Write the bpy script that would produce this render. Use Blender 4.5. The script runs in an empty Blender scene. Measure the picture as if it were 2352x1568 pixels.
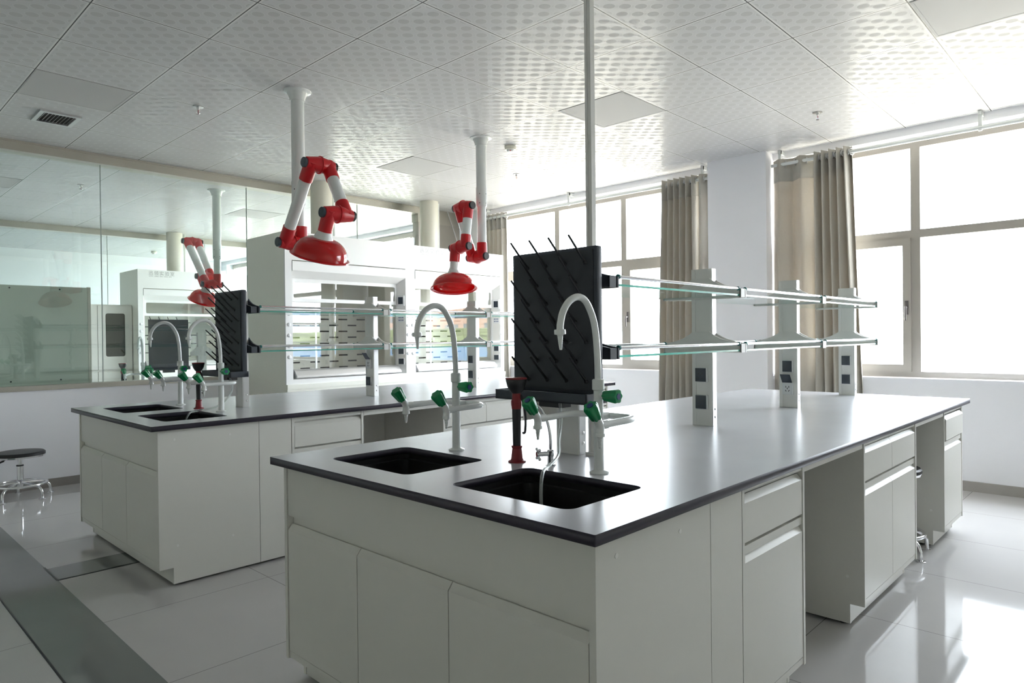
import bpy, bmesh, math, random
from mathutils import Vector, Matrix
random.seed(7)
SC = bpy.context.scene
COL = SC.collection
PI = math.pi

# ---------------------------------------------------------------- camera
cam_d = bpy.data.cameras.new('camera'); cam = bpy.data.objects.new('camera', cam_d); COL.objects.link(cam)
cam_d.sensor_width = 36; cam_d.lens = 1555.4 / 2352 * 36; cam_d.clip_start = .02; cam_d.clip_end = 400
yaw, pit, rol = .763531, -.0068257, -.0112191
d = Vector((math.cos(yaw)*math.cos(pit), math.sin(yaw)*math.cos(pit), math.sin(pit)))
r = Vector((math.sin(yaw), -math.cos(yaw), 0)); u = r.cross(d)
r2 = r*math.cos(rol) + u*math.sin(rol); u2 = -r*math.sin(rol) + u*math.cos(rol)
cam.matrix_world = Matrix(((r2.x, u2.x, -d.x, -1.1909), (r2.y, u2.y, -d.y, -.8946), (r2.z, u2.z, -d.z, 1.2857), (0, 0, 0, 1)))
SC.camera = cam

# ---------------------------------------------------------------- world, sun, portals, exposure
SKY = 5.2
w = bpy.data.worlds.new('sky'); SC.world = w; w.use_nodes = True
bg = w.node_tree.nodes['Background']; bg.inputs[0].default_value = (.86, .93, 1, 1); bg.inputs[1].default_value = SKY
sd = bpy.data.lights.new('sun', 'SUN'); sd.energy = 3.2; sd.angle = .02; sd.color = (1, .93, .8)
sun = bpy.data.objects.new('sun', sd); COL.objects.link(sun); sun.rotation_euler = (0, math.radians(-32), math.radians(25))
def portal(x, y0, y1, z0, z1):
    l = bpy.data.lights.new('window_portal', 'AREA'); l.shape = 'RECTANGLE'; l.size = y1-y0; l.size_y = z1-z0
    l.cycles.is_portal = True
    o = bpy.data.objects.new('window_portal', l); COL.objects.link(o)
    o.matrix_world = Matrix(((0, 0, 1, x), (1, 0, 0, (y0+y1)/2), (0, 1, 0, (z0+z1)/2), (0, 0, 0, 1)))
vs = SC.view_settings; vs.view_transform = 'Standard'; vs.look = 'None'; vs.exposure = 1.93; vs.gamma = 1; vs.use_curve_mapping = False
SC.cycles.transparent_max_bounces = 40; SC.cycles.max_bounces = 14; SC.cycles.diffuse_bounces = 8; SC.cycles.glossy_bounces = 6
SC.cycles.sample_clamp_indirect = 8

# ---------------------------------------------------------------- materials
def pmat(name, col, rough=.5, metal=0, spec=.5, **k):
    m = bpy.data.materials.new(name); m.use_nodes = True; b = m.node_tree.nodes['Principled BSDF']
    b.inputs['Base Color'].default_value = (*col, 1); b.inputs['Roughness'].default_value = rough
    b.inputs['Metallic'].default_value = metal; b.inputs['Specular IOR Level'].default_value = spec
    for a, v in k.items(): b.inputs[a].default_value = v
    return m
def noisy(m, scale=8, amt=.06, bump=0, bscale=None):
    nt = m.node_tree; b = nt.nodes['Principled BSDF']; c = b.inputs['Base Color'].default_value[:]
    tc = nt.nodes.new('ShaderNodeTexCoord'); n = nt.nodes.new('ShaderNodeTexNoise'); n.inputs['Scale'].default_value = scale; n.inputs['Detail'].default_value = 5
    nt.links.new(tc.outputs['Object'], n.inputs['Vector'])
    r_ = nt.nodes.new('ShaderNodeMix'); r_.data_type = 'RGBA'
    r_.inputs[6].default_value = tuple(x*(1-amt) for x in c[:3])+(1,); r_.inputs[7].default_value = tuple(min(1, x*(1+amt)) for x in c[:3])+(1,)
    nt.links.new(n.outputs['Fac'], r_.inputs[0]); nt.links.new(r_.outputs[2], b.inputs['Base Color'])
    if bump:
        n2 = nt.nodes.new('ShaderNodeTexNoise'); n2.inputs['Scale'].default_value = bscale or scale*10
        nt.links.new(tc.outputs['Object'], n2.inputs['Vector'])
        bp = nt.nodes.new('ShaderNodeBump'); bp.inputs['Strength'].default_value = bump; bp.inputs['Distance'].default_value = .002
        nt.links.new(n2.outputs['Fac'], bp.inputs['Height']); nt.links.new(bp.outputs[0], b.inputs['Normal'])
    return m
def glassmat(name, tint, rough=0, f0=.04):
    m = bpy.data.materials.new(name); m.use_nodes = True; nt = m.node_tree; nt.nodes.clear()
    o = nt.nodes.new('ShaderNodeOutputMaterial'); t = nt.nodes.new('ShaderNodeBsdfTransparent'); g = nt.nodes.new('ShaderNodeBsdfGlossy')
    t.inputs[0].default_value = (*tint, 1); g.inputs['Roughness'].default_value = rough; g.inputs['Color'].default_value = (1, 1, 1, 1)
    lw = nt.nodes.new('ShaderNodeLayerWeight'); lw.inputs[0].default_value = .5
    pw = nt.nodes.new('ShaderNodeMath'); pw.operation = 'POWER'; pw.inputs[1].default_value = 5
    ma = nt.nodes.new('ShaderNodeMath'); ma.operation = 'MULTIPLY_ADD'; ma.inputs[1].default_value = 1-f0; ma.inputs[2].default_value = f0
    mx = nt.nodes.new('ShaderNodeMixShader')
    nt.links.new(lw.outputs['Facing'], pw.inputs[0]); nt.links.new(pw.outputs[0], ma.inputs[0]); nt.links.new(ma.outputs[0], mx.inputs[0])
    nt.links.new(t.outputs[0], mx.inputs[1]); nt.links.new(g.outputs[0], mx.inputs[2]); nt.links.new(mx.outputs[0], o.inputs[0])
    return m
M = {}
M['wall'] = noisy(pmat('white_wall_paint', (.88, .88, .92), .6), 3, .02, .05, 300)
M['wallolive'] = noisy(pmat('olive_grey_wall_paint', (.74, .74, .68), .6), 3, .02)
M['cab'] = noisy(pmat('cream_powder_coat', (.70, .69, .645), .38), 30, .01, .04, 600)
M['hood'] = noisy(pmat('hood_powder_coat', (.86, .86, .78), .35), 20, .01)
M['hoodwhite'] = pmat('hood_white_front', (.84, .84, .83), .3)
M['top'] = noisy(pmat('pale_grey_worktop', (.51, .51, .535), .25, 0, .6), 5, .05, .03, 900)
M['topedge'] = noisy(pmat('dark_worktop_edge', (.035, .03, .045), .35), 60, .2)
M['sink'] = pmat('black_sink_resin', (.006, .006, .007), .45)
M['rack'] = noisy(pmat('dark_grey_rack_plastic', (.040, .048, .062), .5), 40, .1)
M['rackface'] = noisy(pmat('dark_rack_face', (.024, .028, .035), .5), 40, .1)
M['peg'] = pmat('dark_peg_plastic', (.018, .018, .022), .35)
M['white'] = pmat('white_enamel', (.74, .76, .75), .22)
M['green'] = pmat('green_plastic', (.010, .25, .085), .25)
M['blue'] = pmat('blue_plastic', (.02, .05, .16), .4)
M['teal'] = pmat('teal_cap', (.01, .16, .15), .4)
M['red'] = pmat('red_plastic', (.56, .010, .016), .33)
M['redgloss'] = pmat('red_glossy_dome', (.56, .010, .014), .10, **{'Coat Weight': .6})
_nt = M['redgloss'].node_tree; _t = _nt.nodes.new('ShaderNodeBsdfTranslucent'); _t.inputs[0].default_value = (.9, .02, .02, 1); _m = _nt.nodes.new('ShaderNodeMixShader'); _m.inputs[0].default_value = .3
_nt.links.new(_nt.nodes['Principled BSDF'].outputs[0], _m.inputs[1]); _nt.links.new(_t.outputs[0], _m.inputs[2]); _nt.links.new(_m.outputs[0], _nt.nodes['Material Output'].inputs[0])
M['dred'] = pmat('dark_red_plastic', (.22, .01, .015), .45)
M['black'] = pmat('black_plastic', (.015, .015, .017), .4)
M['chrome'] = pmat('chrome', (.85, .85, .87), .08, 1)
M['alu'] = pmat('satin_aluminium', (.62, .62, .62), .33, .85)
M['steel'] = noisy(pmat('brushed_steel_trim', (.50, .475, .42), .38, .55), 4, .1)
M['base'] = noisy(pmat('grey_baseboard', (.32, .30, .28), .35, .4), 6, .06)
M['grey'] = pmat('grey_shelf_post', (.80, .79, .76), .42, 0)
M['greyd'] = pmat('grey_bracket', (.76, .75, .72), .45, 0)
M['frame'] = noisy(pmat('beige_window_aluminium', (.44, .41, .37), .4, .3), 6, .04)
M['handle'] = pmat('dark_window_handle', (.16, .145, .14), .35, .3)
M['sockw'] = pmat('white_socket', (.75, .76, .77), .35)
M['sockd'] = pmat('smoked_socket_cover', (.05, .062, .078), .15)
M['curtain'] = None
M['winglass'] = glassmat('window_glass', (.985, .99, .99))
M['partglass'] = glassmat('partition_glass', (.93, .975, .96), 0, .045)
M['hoodglass'] = glassmat('hood_sash_glass', (.97, .985, .98), 0, .05)
M['joint'] = pmat('silicone_joint', (.42, .47, .45), .4)
M['shelfglass'] = glassmat('shelf_glass', (.93, .975, .96), 0, .05)
M['glassedge'] = pmat('green_glass_edge', (.10, .45, .36), .2, **{'Transmission Weight': .3})
M['tube'] = pmat('clear_tube', (.8, .83, .82), .1, **{'Transmission Weight': .75, 'IOR': 1.2})
M['panel'] = pmat('light_panel_diffuser', (.54, .54, .545), .6, 0, .1)
M['text'] = pmat('grey_print', (.30, .32, .31), .5)
M['duct'] = pmat('cream_duct', (.68, .66, .58), .4)
M['board'] = pmat('grey_green_glass_board', (.54, .57, .51), .08)
M['baffle'] = pmat('hood_baffle', (.66, .64, .58), .45)
M['slot'] = pmat('dark_slot', (.05, .045, .04), .6)
M['beige'] = pmat('beige_plastic', (.72, .70, .60), .4)
M['doorglass'] = glassmat('smoked_cupboard_glass', (.45, .45, .40), 0, .05)
M['screen'] = pmat('dark_display', (.03, .04, .06), .15)
M['ground'] = noisy(pmat('pale_paving', (.48, .43, .34), .8), .3, .1)
M['brick'] = noisy(pmat('orange_brick', (.50, .30, .22), .8), 2, .2)
M['hedge'] = noisy(pmat('hedge_leaves', (.22, .27, .10), .8), 3, .4)
M['fence'] = pmat('blue_hoarding', (.12, .25, .45), .6)
# curtain fabric: lets a little daylight through
m = noisy(pmat('beige_curtain_fabric', (.58, .555, .505), .85, 0, .2), 60, .05, .3, 900)
nt = m.node_tree; tr = nt.nodes.new('ShaderNodeBsdfTranslucent'); tr.inputs[0].default_value = (.58, .52, .44, 1)
mx = nt.nodes.new('ShaderNodeMixShader'); mx.inputs[0].default_value = .14
nt.links.new(nt.nodes['Principled BSDF'].outputs[0], mx.inputs[1]); nt.links.new(tr.outputs[0], mx.inputs[2])
nt.links.new(mx.outputs[0], nt.nodes['Material Output'].inputs[0]); M['curtain'] = m
m2 = m.copy(); m2.name = 'thin_brown_curtain_fabric'; M['curtain2'] = m2
for n_ in m2.node_tree.nodes:
    if n_.type == 'BSDF_TRANSLUCENT': n_.inputs[0].default_value = (.56, .47, .37, 1)
    if n_.type == 'MIX_SHADER': n_.inputs[0].default_value = .19

def nd(nt, t, **k):
    n = nt.nodes.new(t)
    for a, v in k.items(): setattr(n, a, v)
    return n
def mth(nt, op, a, b=None, c=None):
    n = nt.nodes.new('ShaderNodeMath'); n.operation = op
    for i, v in enumerate((a, b, c)):
        if v is None: continue
        if isinstance(v, (int, float)): n.inputs[i].default_value = v
        else: nt.links.new(v, n.inputs[i])
    return n.outputs[0]
# ceiling: aluminium tiles printed with rows of ovals on the tile diagonal
GX, GY, TS = 1.6453, 1.8597, .6
def ceiling_mat():
    m = pmat('printed_ceiling_tiles', (.62, .62, .62), .3, .0, .09); nt = m.node_tree; b = nt.nodes['Principled BSDF']
    g = nd(nt, 'ShaderNodeNewGeometry'); s = nd(nt, 'ShaderNodeSeparateXYZ'); nt.links.new(g.outputs['Position'], s.inputs[0])
    X = mth(nt, 'SUBTRACT', s.outputs[0], GX); Y = mth(nt, 'SUBTRACT', s.outputs[1], GY)
    U_ = mth(nt, 'MULTIPLY', mth(nt, 'SUBTRACT', X, Y), .70711); V_ = mth(nt, 'MULTIPLY', mth(nt, 'ADD', X, Y), .70711)
    P = .084853
    fu = mth(nt, 'SUBTRACT', mth(nt, 'FRACT', mth(nt, 'ADD', mth(nt, 'DIVIDE', U_, P), 100)), .5)
    fv = mth(nt, 'SUBTRACT', mth(nt, 'FRACT', mth(nt, 'ADD', mth(nt, 'DIVIDE', V_, P), 100)), .5)
    e = mth(nt, 'ADD', mth(nt, 'POWER', mth(nt, 'ABSOLUTE', mth(nt, 'DIVIDE', fu, .37)), 2.0), mth(nt, 'POWER', mth(nt, 'ABSOLUTE', mth(nt, 'DIVIDE', fv, .33)), 2.0))
    oval = mth(nt, 'LESS_THAN', e, 1)
    ring = mth(nt, 'MULTIPLY', mth(nt, 'LESS_THAN', e, 1.35), mth(nt, 'GREATER_THAN', e, 1))
    band = mth(nt, 'LESS_THAN', mth(nt, 'ABSOLUTE', fv), .10)
    pat = mth(nt, 'MAXIMUM', oval, mth(nt, 'MULTIPLY', band, .5))
    def joint(Z):
        f = mth(nt, 'FRACT', mth(nt, 'ADD', mth(nt, 'DIVIDE', Z, TS), 100)); a = mth(nt, 'MINIMUM', f, mth(nt, 'SUBTRACT', 1, f))
        return a
    jm = mth(nt, 'MINIMUM', joint(X), joint(Y))
    jl = mth(nt, 'LESS_THAN', jm, .0048); jb = mth(nt, 'MULTIPLY', mth(nt, 'LESS_THAN', jm, .019), mth(nt, 'GREATER_THAN', jm, .0048))
    pat = mth(nt, 'MULTIPLY', pat, mth(nt, 'GREATER_THAN', jm, .03))
    c1 = nd(nt, 'ShaderNodeMix', data_type='RGBA'); c1.inputs[6].default_value = (.64, .64, .655, 1); c1.inputs[7].default_value = (.52, .52, .53, 1)
    nt.links.new(pat, c1.inputs[0])
    c2 = nd(nt, 'ShaderNodeMix', data_type='RGBA'); c2.inputs[7].default_value = (.76, .76, .76, 1); nt.links.new(c1.outputs[2], c2.inputs[6]); nt.links.new(mth(nt, 'MAXIMUM', jb, mth(nt, 'MULTIPLY', ring, .25)), c2.inputs[0])
    c3 = nd(nt, 'ShaderNodeMix', data_type='RGBA'); c3.inputs[7].default_value = (.10, .10, .10, 1); nt.links.new(c2.outputs[2], c3.inputs[6]); nt.links.new(jl, c3.inputs[0])
    nt.links.new(c3.outputs[2], b.inputs['Base Color'])
    nt.links.new(mth(nt, 'MULTIPLY_ADD', pat, .22, .27), b.inputs['Roughness'])
    return m
M['ceiling'] = ceiling_mat()
# floor: polished porcelain tiles with hairline joints
def floor_mat():
    m = pmat('polished_floor_tiles', (.42, .405, .385), .07); nt = m.node_tree; b = nt.nodes['Principled BSDF']
    g = nd(nt, 'ShaderNodeNewGeometry'); s = nd(nt, 'ShaderNodeSeparateXYZ'); nt.links.new(g.outputs['Position'], s.inputs[0])
    def joint(Z, off):
        f = mth(nt, 'FRACT', mth(nt, 'ADD', mth(nt, 'DIVIDE', mth(nt, 'SUBTRACT', Z, off), .8), 100)); return mth(nt, 'MINIMUM', f, mth(nt, 'SUBTRACT', 1, f))
    jm = mth(nt, 'LESS_THAN', mth(nt, 'MINIMUM', joint(s.outputs[0], -.27), joint(s.outputs[1], 3.4)), .0018)
    n = nd(nt, 'ShaderNodeTexNoise'); n.inputs['Scale'].default_value = 2.5; n.inputs['Detail'].default_value = 6; nt.links.new(g.outputs['Position'], n.inputs['Vector'])
    c1 = nd(nt, 'ShaderNodeMix', data_type='RGBA'); c1.inputs[6].default_value = (.50, .49, .485, 1); c1.inputs[7].default_value = (.56, .55, .545, 1); nt.links.new(n.outputs['Fac'], c1.inputs[0])
    c2 = nd(nt, 'ShaderNodeMix', data_type='RGBA'); c2.inputs[7].default_value = (.18, .17, .16, 1); nt.links.new(c1.outputs[2], c2.inputs[6]); nt.links.new(jm, c2.inputs[0])
    nt.links.new(c2.outputs[2], b.inputs['Base Color'])
    return m
M['floor'] = floor_mat()
M['strip'] = noisy(pmat('dark_floor_strip', (.20, .215, .205), .08), 3, .08)  # green-grey tone of a floor reflection set as base colour
def brick_mat():
    m = M['brick']; return m

# ---------------------------------------------------------------- mesh helpers
def link(o, parent=None):
    COL.objects.link(o)
    if parent is not None: o.parent = parent
    return o
def finish(bm, name, mat, parent=None, smooth=True, ang=35):
    bmesh.ops.recalc_face_normals(bm, faces=bm.faces)
    if smooth:
        for f in bm.faces: f.smooth = True
        for e in bm.edges:
            if len(e.link_faces) == 2 and e.calc_face_angle(0) > math.radians(ang): e.smooth = False
    me = bpy.data.meshes.new(name); bm.to_mesh(me); bm.free()
    me.materials.append(M[mat] if isinstance(mat, str) else mat)
    return link(bpy.data.objects.new(name, me), parent)
def thing(name, label, cat, loc=(0, 0, 0), rz=0, group=None):
    o = bpy.data.objects.new(name, None); COL.objects.link(o); o.location = loc; o.rotation_euler = (0, 0, rz); o.empty_display_size = .1
    o['label'] = label; o['category'] = cat
    if group: o['group'] = group
    return o
def tag(o, label, cat, group=None):
    o['label'] = label; o['category'] = cat
    if group: o['group'] = group
    return o
def struct(o): o['kind'] = 'structure'; return o
def dup(root, loc, label, rz=None, group=None):
    rr = root.copy(); COL.objects.link(rr); rr.location = loc; rr['label'] = label
    if rz is not None: rr.rotation_euler = (0, 0, rz)
    if group: rr['group'] = group
    for ch in list(root.children):
        c = ch.copy(); COL.objects.link(c); c.parent = rr
        for g in list(ch.children):
            k = g.copy(); COL.objects.link(k); k.parent = c
    return rr
def box(bm, x0, x1, y0, y1, z0, z1, bev=0):
    if bev:
        b2 = bmesh.new(); box(b2, x0, x1, y0, y1, z0, z1)
        bmesh.ops.bevel(b2, geom=b2.edges[:], offset=bev, segments=2, affect='EDGES', profile=.6)
        tmp = bpy.data.meshes.new('tmp'); b2.to_mesh(tmp); b2.free(); bm.from_mesh(tmp); bpy.data.meshes.remove(tmp); return
    v = [bm.verts.new((x, y, z)) for x in (x0, x1) for y in (y0, y1) for z in (z0, z1)]
    for f in ((0, 1, 3, 2), (4, 6, 7, 5), (0, 4, 5, 1), (2, 3, 7, 6), (0, 2, 6, 4), (1, 5, 7, 3)): bm.faces.new([v[i] for i in f])
def B(*bs):
    bm = bmesh.new()
    for b in bs: box(bm, *b)
    return bm
def frame3(t):
    t = t.normalized(); a = Vector((0, 0, 1)) if abs(t.z) < .9 else Vector((1, 0, 0))
    s = t.cross(a).normalized(); return s, t.cross(s).normalized()
def rings(bm, rs, cap0=True, cap1=True, closed=False):
    vs_ = [[bm.verts.new(p) for p in ring] for ring in rs]; n = len(rs[0])
    for a, b in zip(vs_, vs_[1:] + ([vs_[0]] if closed else [])):
        for i in range(n): bm.faces.new((a[i], a[(i+1) % n], b[(i+1) % n], b[i]))
    if not closed:
        if cap0: bm.faces.new(vs_[0][::-1])
        if cap1: bm.faces.new(vs_[-1])
def cyl(bm, p, q, r1, r2=None, n=20, cap=True):
    p = Vector(p); q = Vector(q); r2_ = r1 if r2 is None else r2; s, t = frame3(q-p)
    rings(bm, [[c + (s*math.cos(a)+t*math.sin(a))*rad for a in [2*PI*i/n for i in range(n)]] for c, rad in ((p, r1), (q, r2_))], cap, cap)
def lathe(bm, prof, p, axis, n=28, lobes=0, amp=0, cap0=True, cap1=True):
    p = Vector(p); ax = Vector(axis).normalized(); s, t = frame3(ax); rs = []
    for h, rad in prof:
        ring = []
        for i in range(n):
            a = 2*PI*i/n; k = rad*(1 + amp*math.cos(lobes*a)) if lobes else rad
            ring.append(p + ax*h + (s*math.cos(a)+t*math.sin(a))*k)
        rs.append(ring)
    rings(bm, rs, cap0, cap1)
def smoothpts(pts, k=6):
    P = [Vector(q) for q in pts]; P = [2*P[0]-P[1]] + P + [2*P[-1]-P[-2]]; out = []
    for i in range(1, len(P)-2):
        for j in range(k):
            t = j/k; a, b, c, d_ = P[i-1], P[i], P[i+1], P[i+2]
            out.append(.5*((2*b) + (c-a)*t + (2*a-5*b+4*c-d_)*t*t + (3*b-a-3*c+d_)*t**3))
    out.append(P[-2]); return out
def tube(bm, pts, rad, n=14, sm=True, k=6, closed=False):
    P = smoothpts(pts, k) if sm else [Vector(q) for q in pts]
    T = [(P[min(i+1, len(P)-1)]-P[max(i-1, 0)]).normalized() for i in range(len(P))]
    s, t = frame3(T[0]); rs = []
    for i, c in enumerate(P):
        s = (s - T[i]*s.dot(T[i])).normalized(); t = T[i].cross(s)
        ra = rad(i/(len(P)-1)) if callable(rad) else rad
        rs.append([c + (s*math.cos(a)+t*math.sin(a))*ra for a in [2*PI*j/n for j in range(n)]])
    rings(bm, rs)
def torus(bm, c, axis, R, rad, n=36, m=10):
    c = Vector(c); ax = Vector(axis).normalized(); s, t = frame3(ax); rs = []
    for i in range(n):
        a = 2*PI*i/n; o = s*math.cos(a)+t*math.sin(a)
        rs.append([c + o*(R+rad*math.cos(b)) + ax*rad*math.sin(b) for b in [2*PI*j/m for j in range(m)]])
    rings(bm, rs, closed=True)
def rrect(x0, x1, y0, y1, r_, n=6):
    out = []
    for cx, cy, a0 in ((x1-r_, y1-r_, 0), (x0+r_, y1-r_, PI/2), (x0+r_, y0+r_, PI), (x1-r_, y0+r_, 1.5*PI)):
        for i in range(n+1):
            a = a0 + PI/2*i/n; out.append((cx+r_*math.cos(a), cy+r_*math.sin(a)))
    return out
def plate_mesh(outlines, thick):
    cu = bpy.data.curves.new('tmp', 'CURVE'); cu.dimensions = '2D'; cu.fill_mode = 'BOTH'; cu.extrude = thick/2
    for ol in outlines:
        sp = cu.splines.new('POLY'); sp.points.add(len(ol)-1); sp.use_cyclic_u = True
        for pt, q in zip(sp.points, ol): pt.co = (q[0], q[1], 0, 1)
    o = bpy.data.objects.new('tmp', cu); COL.objects.link(o)
    dg = bpy.context.evaluated_depsgraph_get(); me = bpy.data.meshes.new_from_object(o.evaluated_get(dg))
    bpy.data.objects.remove(o); bpy.data.curves.remove(cu); return me
def plate(name, outlines, thick, mat, mtx, parent=None):
    me = plate_mesh(outlines, thick); bm = bmesh.new(); bm.from_mesh(me); bpy.data.meshes.remove(me)
    bmesh.ops.remove_doubles(bm, verts=bm.verts, dist=1e-5); bm.transform(mtx)
    return finish(bm, name, mat, parent)
def basis(ox, ax, ay, az):  # matrix with columns ax ay az, origin ox
    return Matrix(((ax[0], ay[0], az[0], ox[0]), (ax[1], ay[1], az[1], ox[1]), (ax[2], ay[2], az[2], ox[2]), (0, 0, 0, 1)))
def text_obj(name, s, size, mtx, parent, mat='text', sx=1, spacing=1):
    cu = bpy.data.curves.new('tmp', 'FONT'); cu.body = s; cu.size = size; cu.extrude = .0006; cu.space_character = spacing
    o = bpy.data.objects.new('tmp', cu); COL.objects.link(o)
    dg = bpy.context.evaluated_depsgraph_get(); me = bpy.data.meshes.new_from_object(o.evaluated_get(dg))
    bpy.data.objects.remove(o); bpy.data.curves.remove(cu)
    me.transform(mtx @ Matrix.Diagonal((sx, 1, 1, 1))); me.materials.clear(); me.materials.append(M[mat]); me.name = name
    return link(bpy.data.objects.new(name, me), parent)

H = 3.022
XW = 5.3      # inner face of the window wall
XG = 5.47     # window plane
YP = 6.22     # glass partition
YP2 = 10.95   # second partition
YE = 14.3
XB, YB = -3.8, -3.3

# ================================================================ the room
# floor, ceiling
struct(finish(B((XB, XW+.3, YB, YE, -.12, 0)), 'floor', 'floor', smooth=False))
struct(finish(B((XB, XW+.25, YB, YE, H, H+.15)), 'ceiling', 'ceiling', smooth=False))
# dark aisle strip, a greenish reflection put into its colour, and a small hatch
struct(finish(B((-.525, -.262, YB+.01, YP-.02, 0, .0015)), 'trim_1', 'strip', smooth=False))
struct(finish(B((-.258, .40, 3.41, 3.66, 0, .002)), 'trim_2', 'strip', smooth=False))
struct(finish(B((-.262, .40, 3.398, 3.41, 0, .0012), (-.27, -.258, 3.40, 3.70, 0, .0022), (-.533, -.525, YB+.01, YP-.02, 0, .002)), 'trim_3', 'black', smooth=False))
# window wall: parapet, lintel, piers and the free-standing pillar
WIN = [(-1.35, 1.82), (2.40, 5.80), (6.45, 10.65), (11.15, 14.05)]
bm = bmesh.new()
box(bm, XW, XW+.3, YB, YE, 0, .885); box(bm, XW, XW+.3, YB, YE, 2.955, H)
ys = [YB] + [v for ab in WIN for v in ab] + [YE]
for i in range(0, len(ys), 2): box(bm, XW, XW+.3, ys[i], ys[i+1], .885, 2.955)
struct(finish(bm, 'wall_right', 'wall', smooth=False))
for k, (a, b) in enumerate([(1.80, 2.40), (5.86, 6.14), (-2.0, -1.40)]):
    struct(finish(B((5.13 if k != 1 else 5.2, XW, a, b, 0, H)), 'wall_pillar', 'wall', smooth=False))
struct(finish(B(*[(XW-.02, XW+.13, a+.002, b-.002, .885, .897) for a, b in WIN]), 'trim_4', 'wall', smooth=False))
struct(finish(B((XB, XB+.0+.001, YB, YE, 0, .001), (XB-.15, XB, YB, YE, 0, H)), 'wall_left', 'wallolive', smooth=False))
struct(finish(B((XB, XW+.3, YB-.15, YB, 0, H)), 'wall_front', 'wallolive', smooth=False))
struct(finish(B((XB, XW+.3, YE, YE+.15, 0, H)), 'wall_back', 'wall', smooth=False))
struct(finish(B((XW-.012, XW, YB, 1.80, 0, .08), (XW-.012, XW, 2.4, 5.86, 0, .08)), 'baseboard_right', 'base', smooth=False))
struct(finish(B((XB, XW, YP-.012, YP, 0, .075)), 'baseboard_back', 'base', smooth=False))
for l_ in WIN: portal(XW+.36, l_[0], l_[1], .88, 2.96)

# glass partitions: parapet wall, steel sill and head, frameless panes
def partition(y, k, joints):
    struct(finish(B((XB, XW, y, y+.12, 0, .862)), 'wall_partition', 'wall', smooth=False))
    struct(finish(B((XB, XW, y-.015, y+.135, .862, .905)), 'trim_sill', 'steel', smooth=False))
    struct(finish(B((XB, 4.46, y-.02, y+.14, 2.935, 3.012), (XB, 4.46, y-.032, y-.02, 3.008, H-.001), (4.46, XW, y-.005, y+.13, 2.83, H-.001)), 'trim_head', 'steel', smooth=False))
    for a, b in zip(joints, joints[1:]):
        o = finish(B((a+.003, b-.003, y+.045, y+.055, .90, 2.94)), 'window_%d' % k, 'partglass', smooth=False); struct(o); k += 1
        if a > XB: struct(finish(B((a-.0028, a+.0028, y+.043, y+.057, .906, 2.934)), 'trim_joint', 'joint', smooth=False))
    return k
k = partition(YP, 6, [XB, -2.06, -.66, .742, 2.145, 3.55, 4.47])
# solid end of the partition next to the windows: narrow framed light and steel-clad post
g = bpy.data.objects.new('door_1', None); COL.objects.link(g); g.location = (4.47, YP, 0); struct(g)
finish(B((0, .05, .0, .12, .905, 2.83), (.33, .37, 0, .12, .905, 2.83), (.05, .33, 0, .12, 2.77, 2.83)), 'door_frame', 'frame', g, smooth=False)
finish(B((.05, .33, .05, .06, .905, 2.77)), 'door_glass', 'partglass', g, smooth=False)
finish(B((.37, .73, .0, .12, .905, 2.83)), 'door_panel', 'frame', g, smooth=False)
k = partition(YP2, k, [XB, -2.0, .36, 2.10, 3.6, 4.47])
struct(finish(B((4.46, XW, YP2, YP2+.12, .905, 2.83)), 'wall_end', 'wall', smooth=False))

# outer windows
def outer_window(n, y0, y1, mull, cas):
    e = bpy.data.objects.new('window_%d' % n, None); COL.objects.link(e); e.location = (XG, 0, 0); struct(e)
    z0, z1, zt = .897, 2.95, 2.135; f = bmesh.new()
    box(f, -.035, .035, y0, y1, z0, z0+.05); box(f, -.035, .035, y0, y1, z1-.075, z1)
    for y in [y0+.03] + mull + [y1-.03]: box(f, -.035, .035, y-.036, y+.036, z0+.05, z1-.075)
    box(f, -.034, .034, y0, y1, zt-.035, zt+.035)
    finish(f, 'window_frame', 'frame', e, smooth=False)
    seg = [y0+.03] + mull + [y1-.03]
    gl = bmesh.new()
    for a, b in zip(seg, seg[1:]):
        box(gl, -.004, .004, a+.03, b-.03, zt+.03, z1-.07); box(gl, -.004, .004, a+.03, b-.03, z0+.045, zt-.03)
    finish(gl, 'window_glass', 'winglass', e, smooth=False)
    for (a, b), hy in cas:
        s = bmesh.new(); a += .034; b -= .034; t = .062; za, zb = z0+.048, zt-.033
        for q in ((a, a+t, za, zb), (b-t, b, za, zb), (a+t, b-t, za, za+t), (a+t, b-t, zb-t, zb)): box(s, -.055, .0, q[0], q[1], q[2], q[3])
        sa = finish(s, 'window_sash', 'frame', e, smooth=False)
        hh = bmesh.new(); hc = a+t/2 if hy < 0 else b-t/2
        box(hh, -.068, -.055, hc-.014, hc+.014, 1.44, 1.56, .003)
        cyl(hh, (-.068, hc, 1.50), (-.10, hc, 1.50), .009); tube(hh, [(-.10, hc, 1.51), (-.105, hc, 1.48), (-.102, hc, 1.42), (-.098, hc, 1.39)], .009)
        finish(hh, 'window_handle', 'handle', sa)
outer_window(1, *WIN[0], [-.62, .625], [((.625, 1.79), -1)])
outer_window(2, *WIN[1], [3.625, 4.635], [((2.43, 3.625), 1), ((4.635, 5.77), 1)])
outer_window(3, *WIN[2], [7.62, 8.9], [((8.9, 10.62), -1)])
outer_window(4, *WIN[3], [12.4], [])

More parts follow.
